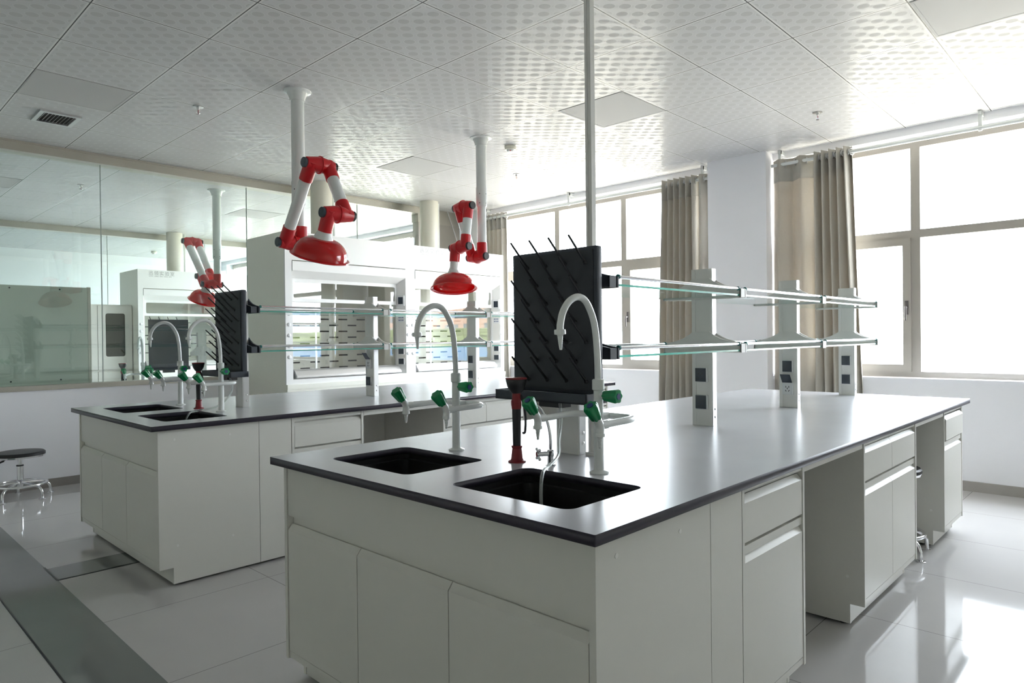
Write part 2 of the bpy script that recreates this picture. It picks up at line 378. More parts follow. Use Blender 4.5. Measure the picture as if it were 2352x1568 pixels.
# ---------------------------------------------------------------- outside, beyond the windows
o = finish(B((6.5, 160, -160, 120, -1.2, -1.0)), 'paved_yard', 'ground', smooth=False); tag(o, 'pale sunlit paved yard outside the windows', 'ground')
def far_building(loc, rz, w_, h_, lab):
    t = thing('brick_building', lab, 'building', loc, rz)
    finish(B((0, 12, 0, w_, 0, h_)), 'wall', 'brick', t, smooth=False)
    for a in range(int(w_/6)):
        for c in range(int(h_/3)): finish(B((-.05, .1, a*6+1.2, a*6+4, c*3+1, c*3+2.4)), 'window', 'screen', t, smooth=False)
far_building((150, -230, -1), math.radians(20), 150, 9, 'orange brick building with rows of windows, far outside beyond the yard')
bm = bmesh.new(); random.seed(3)
box(bm, 0, 1.6, 0, 60, 0, 2.7)
bmesh.ops.subdivide_edges(bm, edges=bm.edges[:], cuts=14, use_grid_fill=True)
for v in bm.verts: v.co += Vector((random.uniform(-.15, .15), random.uniform(-.2, .2), random.uniform(-.12, .12)))
o = finish(bm, 'hedge', 'hedge', smooth=False); o.location = (30, -75, -.86); tag(o, 'clipped green hedge outside, between the yard and the brick building', 'hedge')
o = finish(B((28, 28.1, -75, -15, -1, .75)), 'site_fence', 'fence', smooth=False); tag(o, 'long low blue boarding fence outside in front of the hedge', 'fence')

# ---------------------------------------------------------------- curtains and rods
def rod(y0, y1, lab, brackets):
    t = thing('curtain_rod', lab, 'curtain rod', (5.215, y0, 2.885))
    b_ = bmesh.new(); cyl(b_, (0, 0, 0), (0, y1-y0, 0), .016); finish(b_, 'pole', 'white', t)
    for y in brackets: finish(B((-.012, .012, y-y0-.012, y-y0+.012, -.022, .133), (-.02, .085, y-y0-.012, y-y0+.012, .10, .133)), 'bracket', 'white', t, smooth=False)
rod(-1.35, 1.78, 'long white curtain rod above the right-hand window', [-.95, .12, 1.70])
rod(2.42, 5.84, 'long white curtain rod above the window behind the rear bench', [2.5, 4.26, 5.7])
def curtain(y0, y1, folds, amp, label, ztop=2.935, zbot=.03, xc=5.215, spread=(0, 0), ph=0, cat='curtain', mat='curtain'):
    t = thing('curtain', label, cat, (xc, y0, 0), 0, None)
    n = folds*14; rows = 22; w_ = y1-y0; bm_ = bmesh.new(); g_ = []
    for j in range(rows+1):
        f = j/rows; z = ztop + (zbot-ztop)*f; row = []
        sa, sb = spread[0]*f, spread[1]*f
        for i in range(n+1):
            s = i/n; a = 2*PI*folds*s + ph
            x = amp*math.sin(a)*(1-.15*f) + .010*math.sin(a*2.3+1.7+3*f)*min(1, f*2)
            y = -sa + (w_+sa+sb)*(s + .25/folds*math.sin(2*a)/(2*PI)) + .008*math.sin(5*f+a*.5)*f
            row.append(bm_.verts.new((x, y, z + (.006*math.sin(a) if j == 0 else 0))))
        g_.append(row)
    for a, b in zip(g_, g_[1:]):
        for i in range(n): bm_.faces.new((a[i], a[i+1], b[i+1], b[i]))
    o_ = finish(bm_, 'fabric', mat, t, ang=180)
    md = o_.modifiers.new('thick', 'SOLIDIFY'); md.thickness = .003
    gm = bmesh.new()
    for q in range(folds*2):
        y = (q+.0)/(folds*2)*w_ + w_/(folds*4)*(.0) ; yy = w_*(q+.01)/(folds*2) - (ph/(2*PI*folds))*w_
        if 0 <= yy <= w_: torus(gm, (0, yy, ztop-.05), (.45*(-1)**q, 1, 0), .028, .005, 24, 8)
    if len(gm.verts): finish(gm, 'grommet_rings', 'alu', t)
    hm = bmesh.new(); g2 = []                                  # stitched header band over the rings
    for j in range(3):
        z = ztop - .001 - .105*j; f = (ztop-z)/(ztop-zbot); row = []
        for i in range(n+1):
            s = i/n; a = 2*PI*folds*s + ph
            x = amp*math.sin(a)*(1-.15*f) + .010*math.sin(a*2.3+1.7+3*f)*min(1, f*2)
            y = -spread[0]*f + (w_+spread[0]*f+spread[1]*f)*(s + .25/folds*math.sin(2*a)/(2*PI)) + .008*math.sin(5*f+a*.5)*f
            row.append(hm.verts.new((x-.004, y, z)))
        g2.append(row)
    for a, b in zip(g2, g2[1:]):
        for i in range(n): hm.faces.new((a[i], a[i+1], b[i+1], b[i]))
    o2 = finish(hm, 'header_band', mat, t, ang=180); md = o2.modifiers.new('thick', 'SOLIDIFY'); md.thickness = .002
    return t
curtain(1.385, 1.775, 2, .045, 'flat brown-beige curtain beside the white pillar, left of the bunched curtain', spread=(0, .01), ph=.8, xc=5.235, mat='curtain2')
curtain(1.065, 1.382, 5, .064, 'bunched beige curtain at the left edge of the right-hand window', spread=(.10, .0))
curtain(2.545, 2.96, 6, .068, 'tightly pleated grey-beige curtain left of the white pillar', spread=(0, .08), ph=.5)
curtain(2.42, 2.54, 1, .04, 'narrow pale curtain edge against the left side of the pillar')
curtain(5.34, 5.82, 6, .038, 'grey-green curtain in the far corner above the right fume hood', spread=(.03, 0), xc=5.235)

# ---------------------------------------------------------------- ceiling fittings
def ceiling_light(i, j, label, off=0):
    x, y = GX+i*TS, GY+j*TS+off
    t = thing('ceiling_light', label, 'ceiling light', (x, y, H), 0, 'flat square ceiling lights')
    fr = bmesh.new()
    for q in ((.006, .594, .006, .022), (.006, .594, .578, .594), (.006, .022, .022, .578), (.578, .594, .022, .578)): box(fr, q[0], q[1], q[2], q[3], -.003, 0)
    finish(fr, 'frame', 'panel', t, smooth=False)
    finish(B((.022, .578, .022, .578, -.002, 0)), 'diffuser', 'panel', t, smooth=False)
ceiling_light(2, 0, 'square unlit ceiling light right of the tall bench pole')
ceiling_light(2, 4, 'square unlit ceiling light between the two red extraction arms')
ceiling_light(-3, 4, 'square unlit ceiling light beside the ceiling air vent')
ceiling_light(2, -4, 'bright square ceiling light in the upper right corner of the photo')
ceiling_light(2, 10, 'square ceiling light in the next room, beside the extraction arm pipe behind the glass')
ceiling_light(-3, 10, 'square ceiling light in the next room at the left edge of the photo')
t = thing('air_vent', 'small louvred air vent in the ceiling at far left', 'vent', (.045, 5.12, H))
finish(B((0, .27, 0, .03, -.014, 0), (0, .27, .29, .32, -.014, 0), (0, .03, .03, .29, -.014, 0), (.24, .27, .03, .29, -.014, 0)), 'frame', 'alu', t, smooth=False)
finish(B((.03, .24, .03, .29, -.002, 0)), 'backing', 'slot', t, smooth=False)
for q in range(9):
    b_ = bmesh.new(); x = .042+q*.0232; v = [b_.verts.new(c) for c in ((x-.006, .03, -.013), (x+.006, .03, -.003), (x+.006, .29, -.003), (x-.006, .29, -.013))]
    b_.faces.new(v); bmesh.ops.solidify(b_, geom=b_.faces[:], thickness=.0015); finish(b_, 'slat', 'alu', t, smooth=False)
def sprinkler(x, y, label, grp=None):
    t = thing('sprinkler_head', label, 'sprinkler', (x, y, H), 0, 'ceiling sprinklers')
    b_ = bmesh.new(); lathe(b_, [(0, .035), (.004, .037), (.007, .022), (.007, .012), (.022, .010), (.024, .006)], (0, 0, 0), (0, 0, -1), 20); finish(b_, 'cover_plate', 'alu', t)
    b_ = bmesh.new()
    for s in (-1, 1): tube(b_, [(s*.007, 0, -.022), (s*.015, 0, -.034), (s*.012, 0, -.046), (0, 0, -.056)], .0028, 8)
    cyl(b_, (0, 0, -.055), (0, 0, -.058), .012); finish(b_, 'deflector', 'chrome', t)
    b_ = bmesh.new(); cyl(b_, (0, 0, -.022), (0, 0, -.052), .0028, n=8); finish(b_, 'bulb', 'dred', t)
sprinkler(.855, 4.267, 'sprinkler head left of the front extraction arm pipe')
sprinkler(4.337, 1.044, 'sprinkler head near the bunched curtain, at the right')
sprinkler(4.09, 4.069, 'sprinkler head in the bright ceiling near the rear windows')
sprinkler(.95, 7.74, 'sprinkler head in the next room behind the glass')
def smoke(x, y, label):
    t = thing('smoke_detector', label, 'smoke detector', (x, y, H))
    b_ = bmesh.new(); lathe(b_, [(0, .05), (.012, .052), (.03, .052), (.036, .048)], (0, 0, 0), (0, 0, -1)); finish(b_, 'base', 'beige', t)
    b_ = bmesh.new(); lathe(b_, [(.036, .034), (.046, .032), (.054, .024), (.056, .01)], (0, 0, 0), (0, 0, -1)); finish(b_, 'sensor_cap', 'white', t)
    b_ = bmesh.new(); cyl(b_, (-.02, -.02, -.047), (-.024, -.024, -.052), .004, n=8); finish(b_, 'indicator_lamp', 'red', t)
smoke(3.271, 3.371, 'cream smoke detector on the ceiling right of the rear extraction arm pipe')
smoke(3.52, 13.2, 'small cream smoke detector far behind both glass partitions')

# ---------------------------------------------------------------- fume hoods
def hood(loc, label):
    W_ = 1.54; t = thing('fume_hood', label, 'fume hood', loc)
    finish(B((.0, W_, -.02, .82, .07, .79), (.03, W_-.03, .04, .80, .0, .07)), 'base_cabinet', 'hood', t, smooth=False)
    for a in (0, 1): 
        dd = finish(B((.03+a*.745, .03+a*.745+.735, -.04, -.02, .10, .70, .004)), 'door', 'hoodwhite', t)
        finish(B((.03+a*.745+(.68 if a == 0 else .03), .03+a*.745+(.70 if a == 0 else .05), -.055, -.04, .5, .66, .003)), 'handle', 'alu', dd)
    finish(B((0, W_, -.025, .82, .79, .835)), 'worktop', 'hood', t, smooth=False)
    for x in (0, W_-.018): finish(B((x, x+.018, .02, .82, .835, 2.36)), 'side_panel', 'hood', t, smooth=False)
    # front posts with slanted reveals
    for s in (0, 1):
        f = (lambda v: v) if s == 0 else (lambda v: W_-v)
        P = [(f(0), 0), (f(.075 if s == 0 else .06), 0), (f(.118), .10), (f(.118), .13), (f(.018), .13), (f(0), .03)]
        b_ = bmesh.new(); rings(b_, [[(x, y, z) for x, y in P] for z in (.835, 2.36)]); po = finish(b_, 'post', 'hoodwhite', t, smooth=False)
        for z in (1.54, 1.433, 1.325, 1.217, 1.109):
            b_ = bmesh.new(); lathe(b_, [(0, .02), (.003, .020), (.006, .017), (.009, .010), (.010, .003)], (f(.036), 0, z), (0, -1, 0), 20); finish(b_, 'knob', 'sockw', po)
    finish(B((.075, W_-.06, 0, .02, 2.078, 2.36)), 'header_panel', 'hoodwhite', t, smooth=False)
    finish(B((.018, W_-.018, .02, .82, 2.342, 2.36)), 'top_panel', 'hood', t, smooth=False)
    b_ = bmesh.new(); rings(b_, [[(x, y, z) for y, z in ((-.006, 2.068), (-.006, 1.975), (.085, 1.905), (.10, 1.905), (.10, 2.068))] for x in (.078, W_-.063)]); finish(b_, 'valance', 'hoodwhite', t, smooth=False)
    # sash
    x0, x1 = .118, W_-.118
    plate('sash_frame', [rrect(x0, x1, 1.667, 1.905, .004), rrect(x0+.022, x1-.022, 1.705, 1.868, .02)], .022, 'hoodwhite', basis((0, .105, 0), (1, 0, 0), (0, 0, 1), (0, -1, 0)), t)
    finish(B((x0+.02, x1-.02, .104, .109, 1.70, 1.87)), 'sash_window', 'hoodglass', t, smooth=False)
    s_ = finish(B((x0+.004, x1-.004, .122, .127, .965, 1.675)), 'sash_glass', 'hoodglass', t, smooth=False)
    finish(B((x0, x0+.012, .118, .131, .96, 1.68), (x1-.012, x1, .118, .131, .96, 1.68), (x0+.28, x0+.30, .130, .136, .96, 1.68)), 'sash_rail', 'alu', s_, smooth=False)
    b_ = bmesh.new(); rings(b_, [[(x, y, z) for y, z in ((.01, .892), (.0, .905), (.008, .925), (.03, .94), (.04, .962), (.07, .978), (.115, .98), (.115, .892))] for x in (x0, x1-.012)]); finish(b_, 'airfoil', 'alu', t, ang=50)
    finish(B((.075, W_-.06, 0, .12, .835, .885)), 'sill', 'hoodwhite', t, smooth=False)
    # inside: liners, slotted baffle, dark plenum behind it
    holes = []
    for r_ in range(10):
        z = .95 + r_*.069
        for c in range(6):
            xa = x0+.03 + c*.245 + (0 if r_ % 2 else -.1225)
            if xa > x0+.01 and xa+.12 < x1-.01: holes.append([(xa, z), (xa+.12, z), (xa+.12, z+.017), (xa, z+.017)])
    plate('slotted_baffle', [rrect(x0, x1, .885, 2.2, .002, 1)] + holes, .004, 'baffle', basis((0, .66, 0), (1, 0, 0), (0, 0, 1), (0, -1, 0)), t)
    finish(B((x0, x1, .70, .72, .885, 2.2)), 'plenum', 'slot', t, smooth=False)
    finish(B((x0-.01, x0, .13, .70, .885, 2.2), (x1, x1+.01, .13, .70, .885, 2.2), (x0, x1, .12, .70, 2.2, 2.21), (x0, x1, .12, .70, .87, .886)), 'liner', 'baffle', t, smooth=False)
    b_ = bmesh.new(); cyl(b_, (x0+.75, .66, 1.27), (x0+.75, .63, 1.27), .02); finish(b_, 'gas_outlet', 'grey', t)
    # controls on the right-hand slanted reveal
    o_ = Vector((W_-.089, .05, 0)); al = Vector((-.50, .866, 0)).normalized(); al = Vector((.118-.06, -.10, 0)).normalized(); nn = Vector((al.y, -al.x, 0))
    if nn.x > 0: nn = -nn
    def ctl(name, z0, z1, wd, th, mat, parent=t, off=0):
        m_ = basis(o_+nn*off, al, (0, 0, 1), nn); b2 = B((-wd/2, wd/2, z0, z1, 0, th)); b2.transform(m_); return finish(b2, name, mat, parent, smooth=False)
    q = ctl('display', 1.655, 1.775, .085, .018, 'sockw'); ctl('screen', 1.675, 1.755, .058, .002, 'screen', q, .018)
    q = ctl('control_panel', 1.0, 1.62, .088, .004, 'grey')
    kp = ctl('keypad', 1.465, 1.545, .072, .004, 'sockw', t, .004)
    for a in range(3):
        for c in range(2):
            m_ = basis(o_+nn*.008+al*(-.022+a*.022), al, (0, 0, 1), nn); b2 = B((-.006, .006, 1.485+c*.03, 1.497+c*.03, 0, .002)); b2.transform(m_); finish(b2, 'key', 'blue', kp, smooth=False)
    for z in (1.10, .985):
        q = ctl('socket', z-.002, z+.072, .07, .012, 'sockw', t, .004); ctl('socket_cover', z+.004, z+.066, .06, .004, 'sockd', q, .016)
    # exhaust duct up to the ceiling and a slim conduit beside it
    b_ = bmesh.new(); cyl(b_, (.71, .50, 2.36), (.71, .50, H-.001-loc[2]), .117, n=40); finish(b_, 'exhaust_duct', 'duct', t)
    b_ = bmesh.new(); cyl(b_, (.875, .52, 2.36), (.875, .52, H-.001-loc[2]), .016); finish(b_, 'conduit', 'white', t)
    mt = basis((.15, -.0005, 2.268), (1, 0, 0), (0, 0, 1), (0, -1, 0))
    text_obj('lettering', '迅领实验室', .068, mt @ Matrix.Translation((0, .018, 0)), t, spacing=1.26)
    text_obj('lettering_small', 'XUN  LING  SHI  YAN  SHI', .025, mt @ Matrix.Translation((.005, -.012, 0)), t, sx=1.12)
    return t
HL = 'white fume hood'
h1 = hood((2.10, 5.35, 0), 'left fume hood in this room, showing its plain cream side')
dup(h1, (3.64, 5.35, 0), 'right fume hood in this room, nearest the window corner')
dup(h1, (2.25, 10.1, 0), 'fume hood seen through the glass partition, whole lettering visible')
dup(h1, (3.79, 10.1, 0), 'fume hood in the next room half hidden behind the near hood side')

# ---------------------------------------------------------------- extraction arms
def extraction_arm(loc, a, h, flip, J1, J2, J3, D, dax, label, R=.185, collar=2.25):
    """a: joint axis towards the near end; h: swing direction; J*: (h offset, z)"""
    t = thing('extraction_arm', label, 'extraction arm', loc); z0 = loc[2]
    a = Vector(a); h = Vector(h); o_ = .062
    pipe_s = -o_ if not flip else o_         # the pipe sits at this offset along a
    def P(s, j): return h*j[0] + a*(s-pipe_s) + Vector((0, 0, j[1]-z0))
    b_ = bmesh.new(); lathe(b_, [(0, .095), (.006, .093), (.014, .070), (.05, .054), (.07, .052)], (0, 0, 0), (0, 0, -1), 32); finish(b_, 'ceiling_flange', 'white', t)
    b_ = bmesh.new(); lathe(b_, [(.05, .045), (z0-collar-.12, .045)], (0, 0, 0), (0, 0, -1), 32); lathe(b_, [(z0-collar-.02, .0385), (z0-J1[1]-.10, .0385)], (0, 0, 0), (0, 0, -1), 32); finish(b_, 'drop_pipe', 'white', t)
    b_ = bmesh.new(); lathe(b_, [(z0-collar-.14, .0475), (z0-collar+.02, .0475), (z0-collar+.03, .040)], (0, 0, 0), (0, 0, -1), 32)
    sl = finish(b_, 'sleeve', 'white', t)
    b_ = bmesh.new()
    for zz in (-.10, -.02):
        for an in (3.6, 4.9): cyl(b_, (.0470*math.cos(an), .0470*math.sin(an), collar-z0-zz-.02), (.049*math.cos(an), .049*math.sin(an), collar-z0-zz-.02), .004, n=8)
    finish(b_, 'screw', 'black', sl)
    def joint(j, outs):
        c = P(0, j); b2 = bmesh.new()
        lathe(b2, [(-.104, .031), (-.099, .038), (-.03, .050), (0, .054), (.03, .050), (.099, .038), (.104, .031)], c, a, 28)
        lathe(b2, [(-.006, .050), (-.004, .059), (.004, .059), (.006, .050)], c, a, 32)
        for s, target, L in outs:
            p0 = P(s, j); dr = (target-p0).normalized(); tube(b2, [p0-dr*.02, p0+dr*.04, p0+dr*L], .0445, 24, sm=False)
        jo = finish(b2, 'joint', 'red', t, ang=40)
        for s in (-1, 1):
            b3 = bmesh.new(); lathe(b3, [(.102, .033), (.118, .033), (.121, .030), (.122, .01)], c, a*s, 24); finish(b3, 'end_cap', 'sockd' if (s > 0) == (not flip) else 'black', jo)
    e = -pipe_s                                   # link 1 runs on the other side
    A1, B1 = P(e, J1), P(e, J2); A2, B2 = P(pipe_s, J2), P(pipe_s, J3); N = P(e, J3); Dv = Vector(D) - Vector(loc)
    joint(J1, [(pipe_s, Vector((0, 0, 0)) + P(pipe_s, J1)*0 + Vector((P(pipe_s, J1).x*0, 0, 0)), .12), (e, B1, .12)])
    joint(J2, [(e, A1, .12), (pipe_s, B2, .11)]); joint(J3, [(pipe_s, A2, .10), (e, Dv, .12)])
    b_ = bmesh.new(); dr = (B1-A1).normalized(); cyl(b_, A1+dr*.10, B1-dr*.10, .0395, n=28); finish(b_, 'lower_tube', 'white', t)
    b_ = bmesh.new(); dr = (B2-A2).normalized(); cyl(b_, A2+dr*.10, B2-dr*.09, .0395, n=28); finish(b_, 'upper_tube', 'white', t)
    b_ = bmesh.new(); q = A2.lerp(B2, .72); sd_ = -r2; cyl(b_, q + sd_*.036, q+sd_*.043, .006); finish(b_, 'plug', 'black', t)
    dax = Vector(dax).normalized(); dr = (Dv-N).normalized()
    b_ = bmesh.new(); cyl(b_, N+dr*.09, Dv, .036, .037, n=28); lathe(b_, [(-.05, .037), (-.03, .043), (.0, .060), (.012, .063)], Dv, dax, 28); finish(b_, 'hood_neck', 'white', t)
    b_ = bmesh.new(); prof = [(.008, .055)]
    for q in range(1, 11):
        an = PI/2*q/10; prof.append((.008 + .115*(1-math.cos(an)), .055 + (R-.015-.055)*math.sin(an)))
    prof += [(.125, R), (.131, R+.003), (.134, R-.004), (.126, R-.018)]
    for q in range(10, 0, -1):
        an = PI/2*q/10; prof.append((.012 + .112*(1-math.cos(an)), .045 + (R-.022-.045)*math.sin(an)))
    prof += [(.014, .03)]
    lathe(b_, prof, Dv, dax, 48, cap0=False, cap1=False); finish(b_, 'dome', 'redgloss', t, ang=50)
    return t
extraction_arm((1.22, 3.47, H), (-1, 0, 0), (0, -1, 0), False, (.03, 1.95), (.39, 2.425), (.60, 2.075), (1.09, 2.93, 1.93), (0, .36, -.93),
               'near red and white extraction arm with its dome tilted, hanging over the rear bench')
extraction_arm((2.91, 3.38, H), (0, -1, 0), (-1, 0, 0), True, (0, 1.99), (.155, 2.41), (.20, 2.06), (2.70, 3.52, 1.835), (-.13, -.16, -.98),
               'far red and white extraction arm with level dome, before the right fume hood', R=.20, collar=2.45)
_a = [o for o in bpy.data.objects if o.name.startswith('extraction_arm')][-1]
bm = bmesh.new(); tube(bm, [(2.70-2.91, .21, 2.38-H), (2.80-2.91, .20, 2.13-H)], .004, 8, sm=False); finish(bm, 'tension_rod', 'white', _a)
bm = bmesh.new(); lathe(bm, [(0, .004), (.02, .004), (.02, .014), (.027, .014), (.03, .008)], (2.70-2.91+.04, 0, 2.15-H), (.69, -.72, 0), 16); finish(bm, 'friction_knob', 'red', _a)
extraction_arm((2.13, 7.0, H), (-1, 0, 0), (0, 1, 0), False, (.0, 1.93), (.56, 2.48), (.17, 2.03), (2.04, 7.10, 1.86), (-.1, .4, -.9),
               'pale pink-looking extraction arm seen behind the glass partition', R=.17)

# ================================================================ benches
ZT = .85
def worktop(loc, label, L=4.05, W_=1.5, sinks=True):
    t = thing('worktop', label, 'worktop', loc)
    ol = [rrect(0, L, 0, W_, .004, 2)]
    if sinks: ol += [rrect(.125, .475, .175, .635, .035, 8), rrect(.125, .475, .835, 1.295, .035, 8)]
    me = plate_mesh(ol, .027); bm = bmesh.new(); bm.from_mesh(me); bpy.data.meshes.remove(me)
    bmesh.ops.remove_doubles(bm, verts=bm.verts, dist=1e-5); bm.transform(Matrix.Translation((0, 0, -.0135)))
    o = finish(bm, 'slab', 'top', t, smooth=False); o.data.materials.append(M['topedge'])
    for p in o.data.polygons:
        if p.normal.z < .9: p.material_index = 1
    for a, b in ((1.29, 1.955), (2.83, 3.455)): finish(B((a, b, .034, .05, -.062, -.0275)), 'support_rail', 'cab', t, smooth=False)
    return t
def sink(loc, label):
    t = thing('sink_basin', label, 'sink', loc)
    def rr(ins, z): return [(x, y, z) for x, y in rrect(-.175-ins, .175+ins, -.23-ins, .23+ins, .035+max(ins, -.02), 8)]
    bm = bmesh.new()
    rings(bm, [rr(.0, -.26), rr(.014, -.06), rr(.014, -.0275), rr(.002, -.0275), rr(.002, -.045), rr(-.006, -.048), rr(-.008, -.07), rr(-.02, -.245)])
    finish(bm, 'basin', 'sink', t)
    bm = bmesh.new(); cyl(bm, (0, 0, -.2448), (0, 0, -.241), .035); finish(bm, 'drain', 'black', t)
    return t
def pull_front(name, x0, x1, z0, z1, y, parent, mat='cab', axis='y'):
    """door or drawer front with a slanted finger pull along its top; axis 'y': faces -Y at y, 'x': faces -X at y"""
    prof = [(0, z0), (0, z1-.021), (.017, z1), (.021, z1), (.021, z1-.012), (.018, z0)]
    bm = bmesh.new()
    if axis == 'y': rings(bm, [[(x, y+a, z) for a, z in prof] for x in (x0, x1)])
    else: rings(bm, [[(y+a, x, z) for a, z in prof] for x in (x0, x1)])
    return finish(bm, name, mat, parent, smooth=False)
def sink_cabinet(loc, label):
    t = thing('sink_cabinet', label, 'cabinet', loc)
    toe = [(.04, .10), (.11, .10), (.11, .014), (.58, .014), (.58, .821), (.04, .821)]
    for y in (.03, 1.452):
        bm = bmesh.new(); rings(bm, [[(x, yy, z) for x, z in toe] for yy in (y, y+.018)]); sp = finish(bm, 'side_panel', 'cab', t, smooth=False)
        if y < 1:
            for x, z in ((.121, .769), (.413, .764), (.131, .212), (.424, .203)):
                bm = bmesh.new(); cyl(bm, (x, y-.0015, z), (x, y+.001, z), .0065, n=12); finish(bm, 'screw_cap', 'grey', sp)
    for y in (.03, 1.452): finish(B((.583, .78, y, y+.018, .014, .821)), 'service_panel', 'cab', t, smooth=False)
    finish(B((.045, .063, .050, 1.450, .632, .819)), 'apron', 'cab', t, smooth=False)
    finish(B((.066, .078, .05, 1.45, .10, .80)), 'back_panel', 'cab', t, smooth=False)
    finish(B((.045, .062, .05, 1.45, .104, .127)), 'rail', 'cab', t, smooth=False)
    finish(B((.13, .775, .052, 1.448, .016, .03)), 'bottom_panel', 'cab', t, smooth=False)
    finish(B((.042, .062, .0485, .0515, .13, .82)), 'stile', 'cab', t, smooth=False)
    for a, b in ((.054, .541), (.545, .993), (.997, 1.446)): pull_front('door', a, b, .131, .60, .042, t, axis='x')
    finish(B((.112, .126, .05, 1.45, .014, .10)), 'toe_board', 'cab', t, smooth=False)
    for x in (.15, .50):
        for y in (.09, 1.41):
            bm = bmesh.new(); cyl(bm, (x, y, 0), (x, y, .02), .018, n=14); finish(bm, 'levelling_foot', 'black', t)
    return t
def base_cabinet(loc, x0, x1, n, label, out=0, group=None):
    t = thing('base_cabinet', label, 'cabinet', (loc[0]+x0, loc[1], loc[2])); W_ = x1-x0
    P = [(.03, .10), (.09, .10), (.09, .014), (.742, .014), (.742, .821), (.03, .821)]
    for x in (0, W_-.016):
        bm = bmesh.new(); rings(bm, [[(xx, y, z) for y, z in P] for xx in (x, x+.016)]); finish(bm, 'side_panel', 'cab', t, smooth=False)
    for q in ((.034, .05, .797, .821), (.036, .05, .604, .630), (.034, .05, .104, .127)): finish(B((.016, W_-.016)+q), 'rail', 'cab', t, smooth=False)
    for q in ((.06, .066, .128, .796), (.73, .742, .104, .80)): finish(B((.016, W_-.016)+q), 'back_panel', 'cab', t, smooth=False)
    finish(B((.016, W_-.016, .092, .105, .014, .10)), 'toe_board', 'cab', t, smooth=False)
    finish(B((.016, W_-.016, .108, .728, .016, .03)), 'bottom_panel', 'cab', t, smooth=False)
    seg = (W_-.036)/n
    for k in range(n):
        a = .018+k*seg; dr = pull_front('drawer', a+.002, a+seg-.002, .642, .785, .032-out, t)
        if out: finish(B((a+.01, a+.02, .05-out, .30, .65, .76), (a+seg-.02, a+seg-.01, .05-out, .30, .65, .76)), 'drawer_side', 'cab', dr, smooth=False)
        pull_front('door', a+.002, a+seg-.002, .131, .60, .032, t)
    for x in (.04, W_-.04):
        for y in (.13, .69):
            bm = bmesh.new(); cyl(bm, (x, y, 0), (x, y, .02), .018, n=14); finish(bm, 'levelling_foot', 'black', t)
    if W_ > .4:
        bm = bmesh.new(); cyl(bm, (-.0015, .10, .22), (.001, .10, .22), .0065, n=12); finish(bm, 'screw_cap', 'grey', t)
    return t

def faucet(loc, label, knob_dir=(0, -1, 0)):
    t = thing('lab_faucet', label, 'faucet', loc, 0, 'white lab faucets with green valve knobs')
    bm = bmesh.new(); lathe(bm, [(0, .030), (.004, .031), (.007, .024), (.010, .0165), (.06, .0160), (.27, .0150)], (0, 0, 0), (0, 0, 1)); finish(bm, 'stand_pipe', 'white', t)
    bm = bmesh.new(); lathe(bm, [(.262, .0150), (.266, .0195), (.296, .0195), (.299, .016)], (0, 0, 0), (0, 0, 1)); finish(bm, 'collar', 'white', t)
    bm = bmesh.new(); tube(bm, [(0, 0, .29), (-.002, 0, .36), (-.010, 0, .44), (-.026, 0, .495), (-.060, 0, .543), (-.100, 0, .556), (-.142, 0, .541), (-.172, 0, .508), (-.184, 0, .475), (-.187, 0, .452)], .0108, 18)
    sp = finish(bm, 'spout', 'white', t)
    def nozzle(p, par, ax=(0, 0, -1), s=1.0, sl=1.0):
        bm = bmesh.new(); pr = [(0, .0165*s), (.004, .0175*s), (.014, .0175*s), (.016, .010*s)]
        for q in range(8): pr += [(.018+q*.0055, (.0092-.0006*q)*s), (.0225+q*.0055, (.0078-.0006*q)*s)]
        lathe(bm, [(h_*sl, w_) for h_, w_ in pr], p, ax, 16); return finish(bm, 'nozzle', 'white', par, ang=60)
    nozzle((-.187, 0, .456), sp, (.05, 0, -1))
    bm = bmesh.new(); tube(bm, [(-.125, .135, .175), (-.06, .135, .176), (.0, .135, .178), (.035, .12, .178), (.05, .08, .178), (.052, .0, .178), (.05, -.07, .178), (.030, -.105, .178), (-.01, -.115, .178), (-.07, -.115, .177), (-.135, -.115, .176)], .0105, 16)
    cyl(bm, (0, 0, .178), (.045, 0, .178), .012); mp = finish(bm, 'manifold_pipe', 'white', t)
    def knob(p, dr, par, L=.050, s=1.0):
        p = Vector(p); dr = Vector(dr).normalized(); bm = bmesh.new()
        prof = [(0, .0125*s), (.004, .0155*s), (.018, .0175*s), (L-.006, .0215*s), (L, .0195*s)]
        lathe(bm, prof, p, dr, 48, 6, .11); k = finish(bm, 'valve_knob', 'green', par, ang=50)
        bm = bmesh.new(); cyl(bm, p+dr*(L-.001), p+dr*(L+.002), .0098*s); finish(bm, 'knob_cap', 'blue', k); return k
    for y, x in ((.135, -.125), (-.115, -.135)):
        bm = bmesh.new(); dr = Vector((-.62, 0, .78)).normalized(); c = Vector((x-.012, y, .176))
        cyl(bm, (x+.02, y, .176), (x-.012, y, .176), .0125, .0125); tube(bm, [c+dr*.03, c+dr*.012, c+Vector((-.001, 0, -.006)), c+Vector((-.002, 0, -.024))], .0125, 16)
        tb = finish(bm, 'tap_body', 'white', mp); c2 = c+Vector((-.002, 0, -.022)); nozzle(c2, mp, (0, 0, -1), .86, .74); knob(c+dr*.026, dr, mp, .052)
    bm = bmesh.new(); kd = Vector(knob_dir).normalized(); cyl(bm, (0, 0, .247), kd*.03+Vector((0, 0, .247)), .011); finish(bm, 'valve_stem', 'white', t)
    knob(kd*.022+Vector((0, 0, .247)), kd, t, .055)
    return t
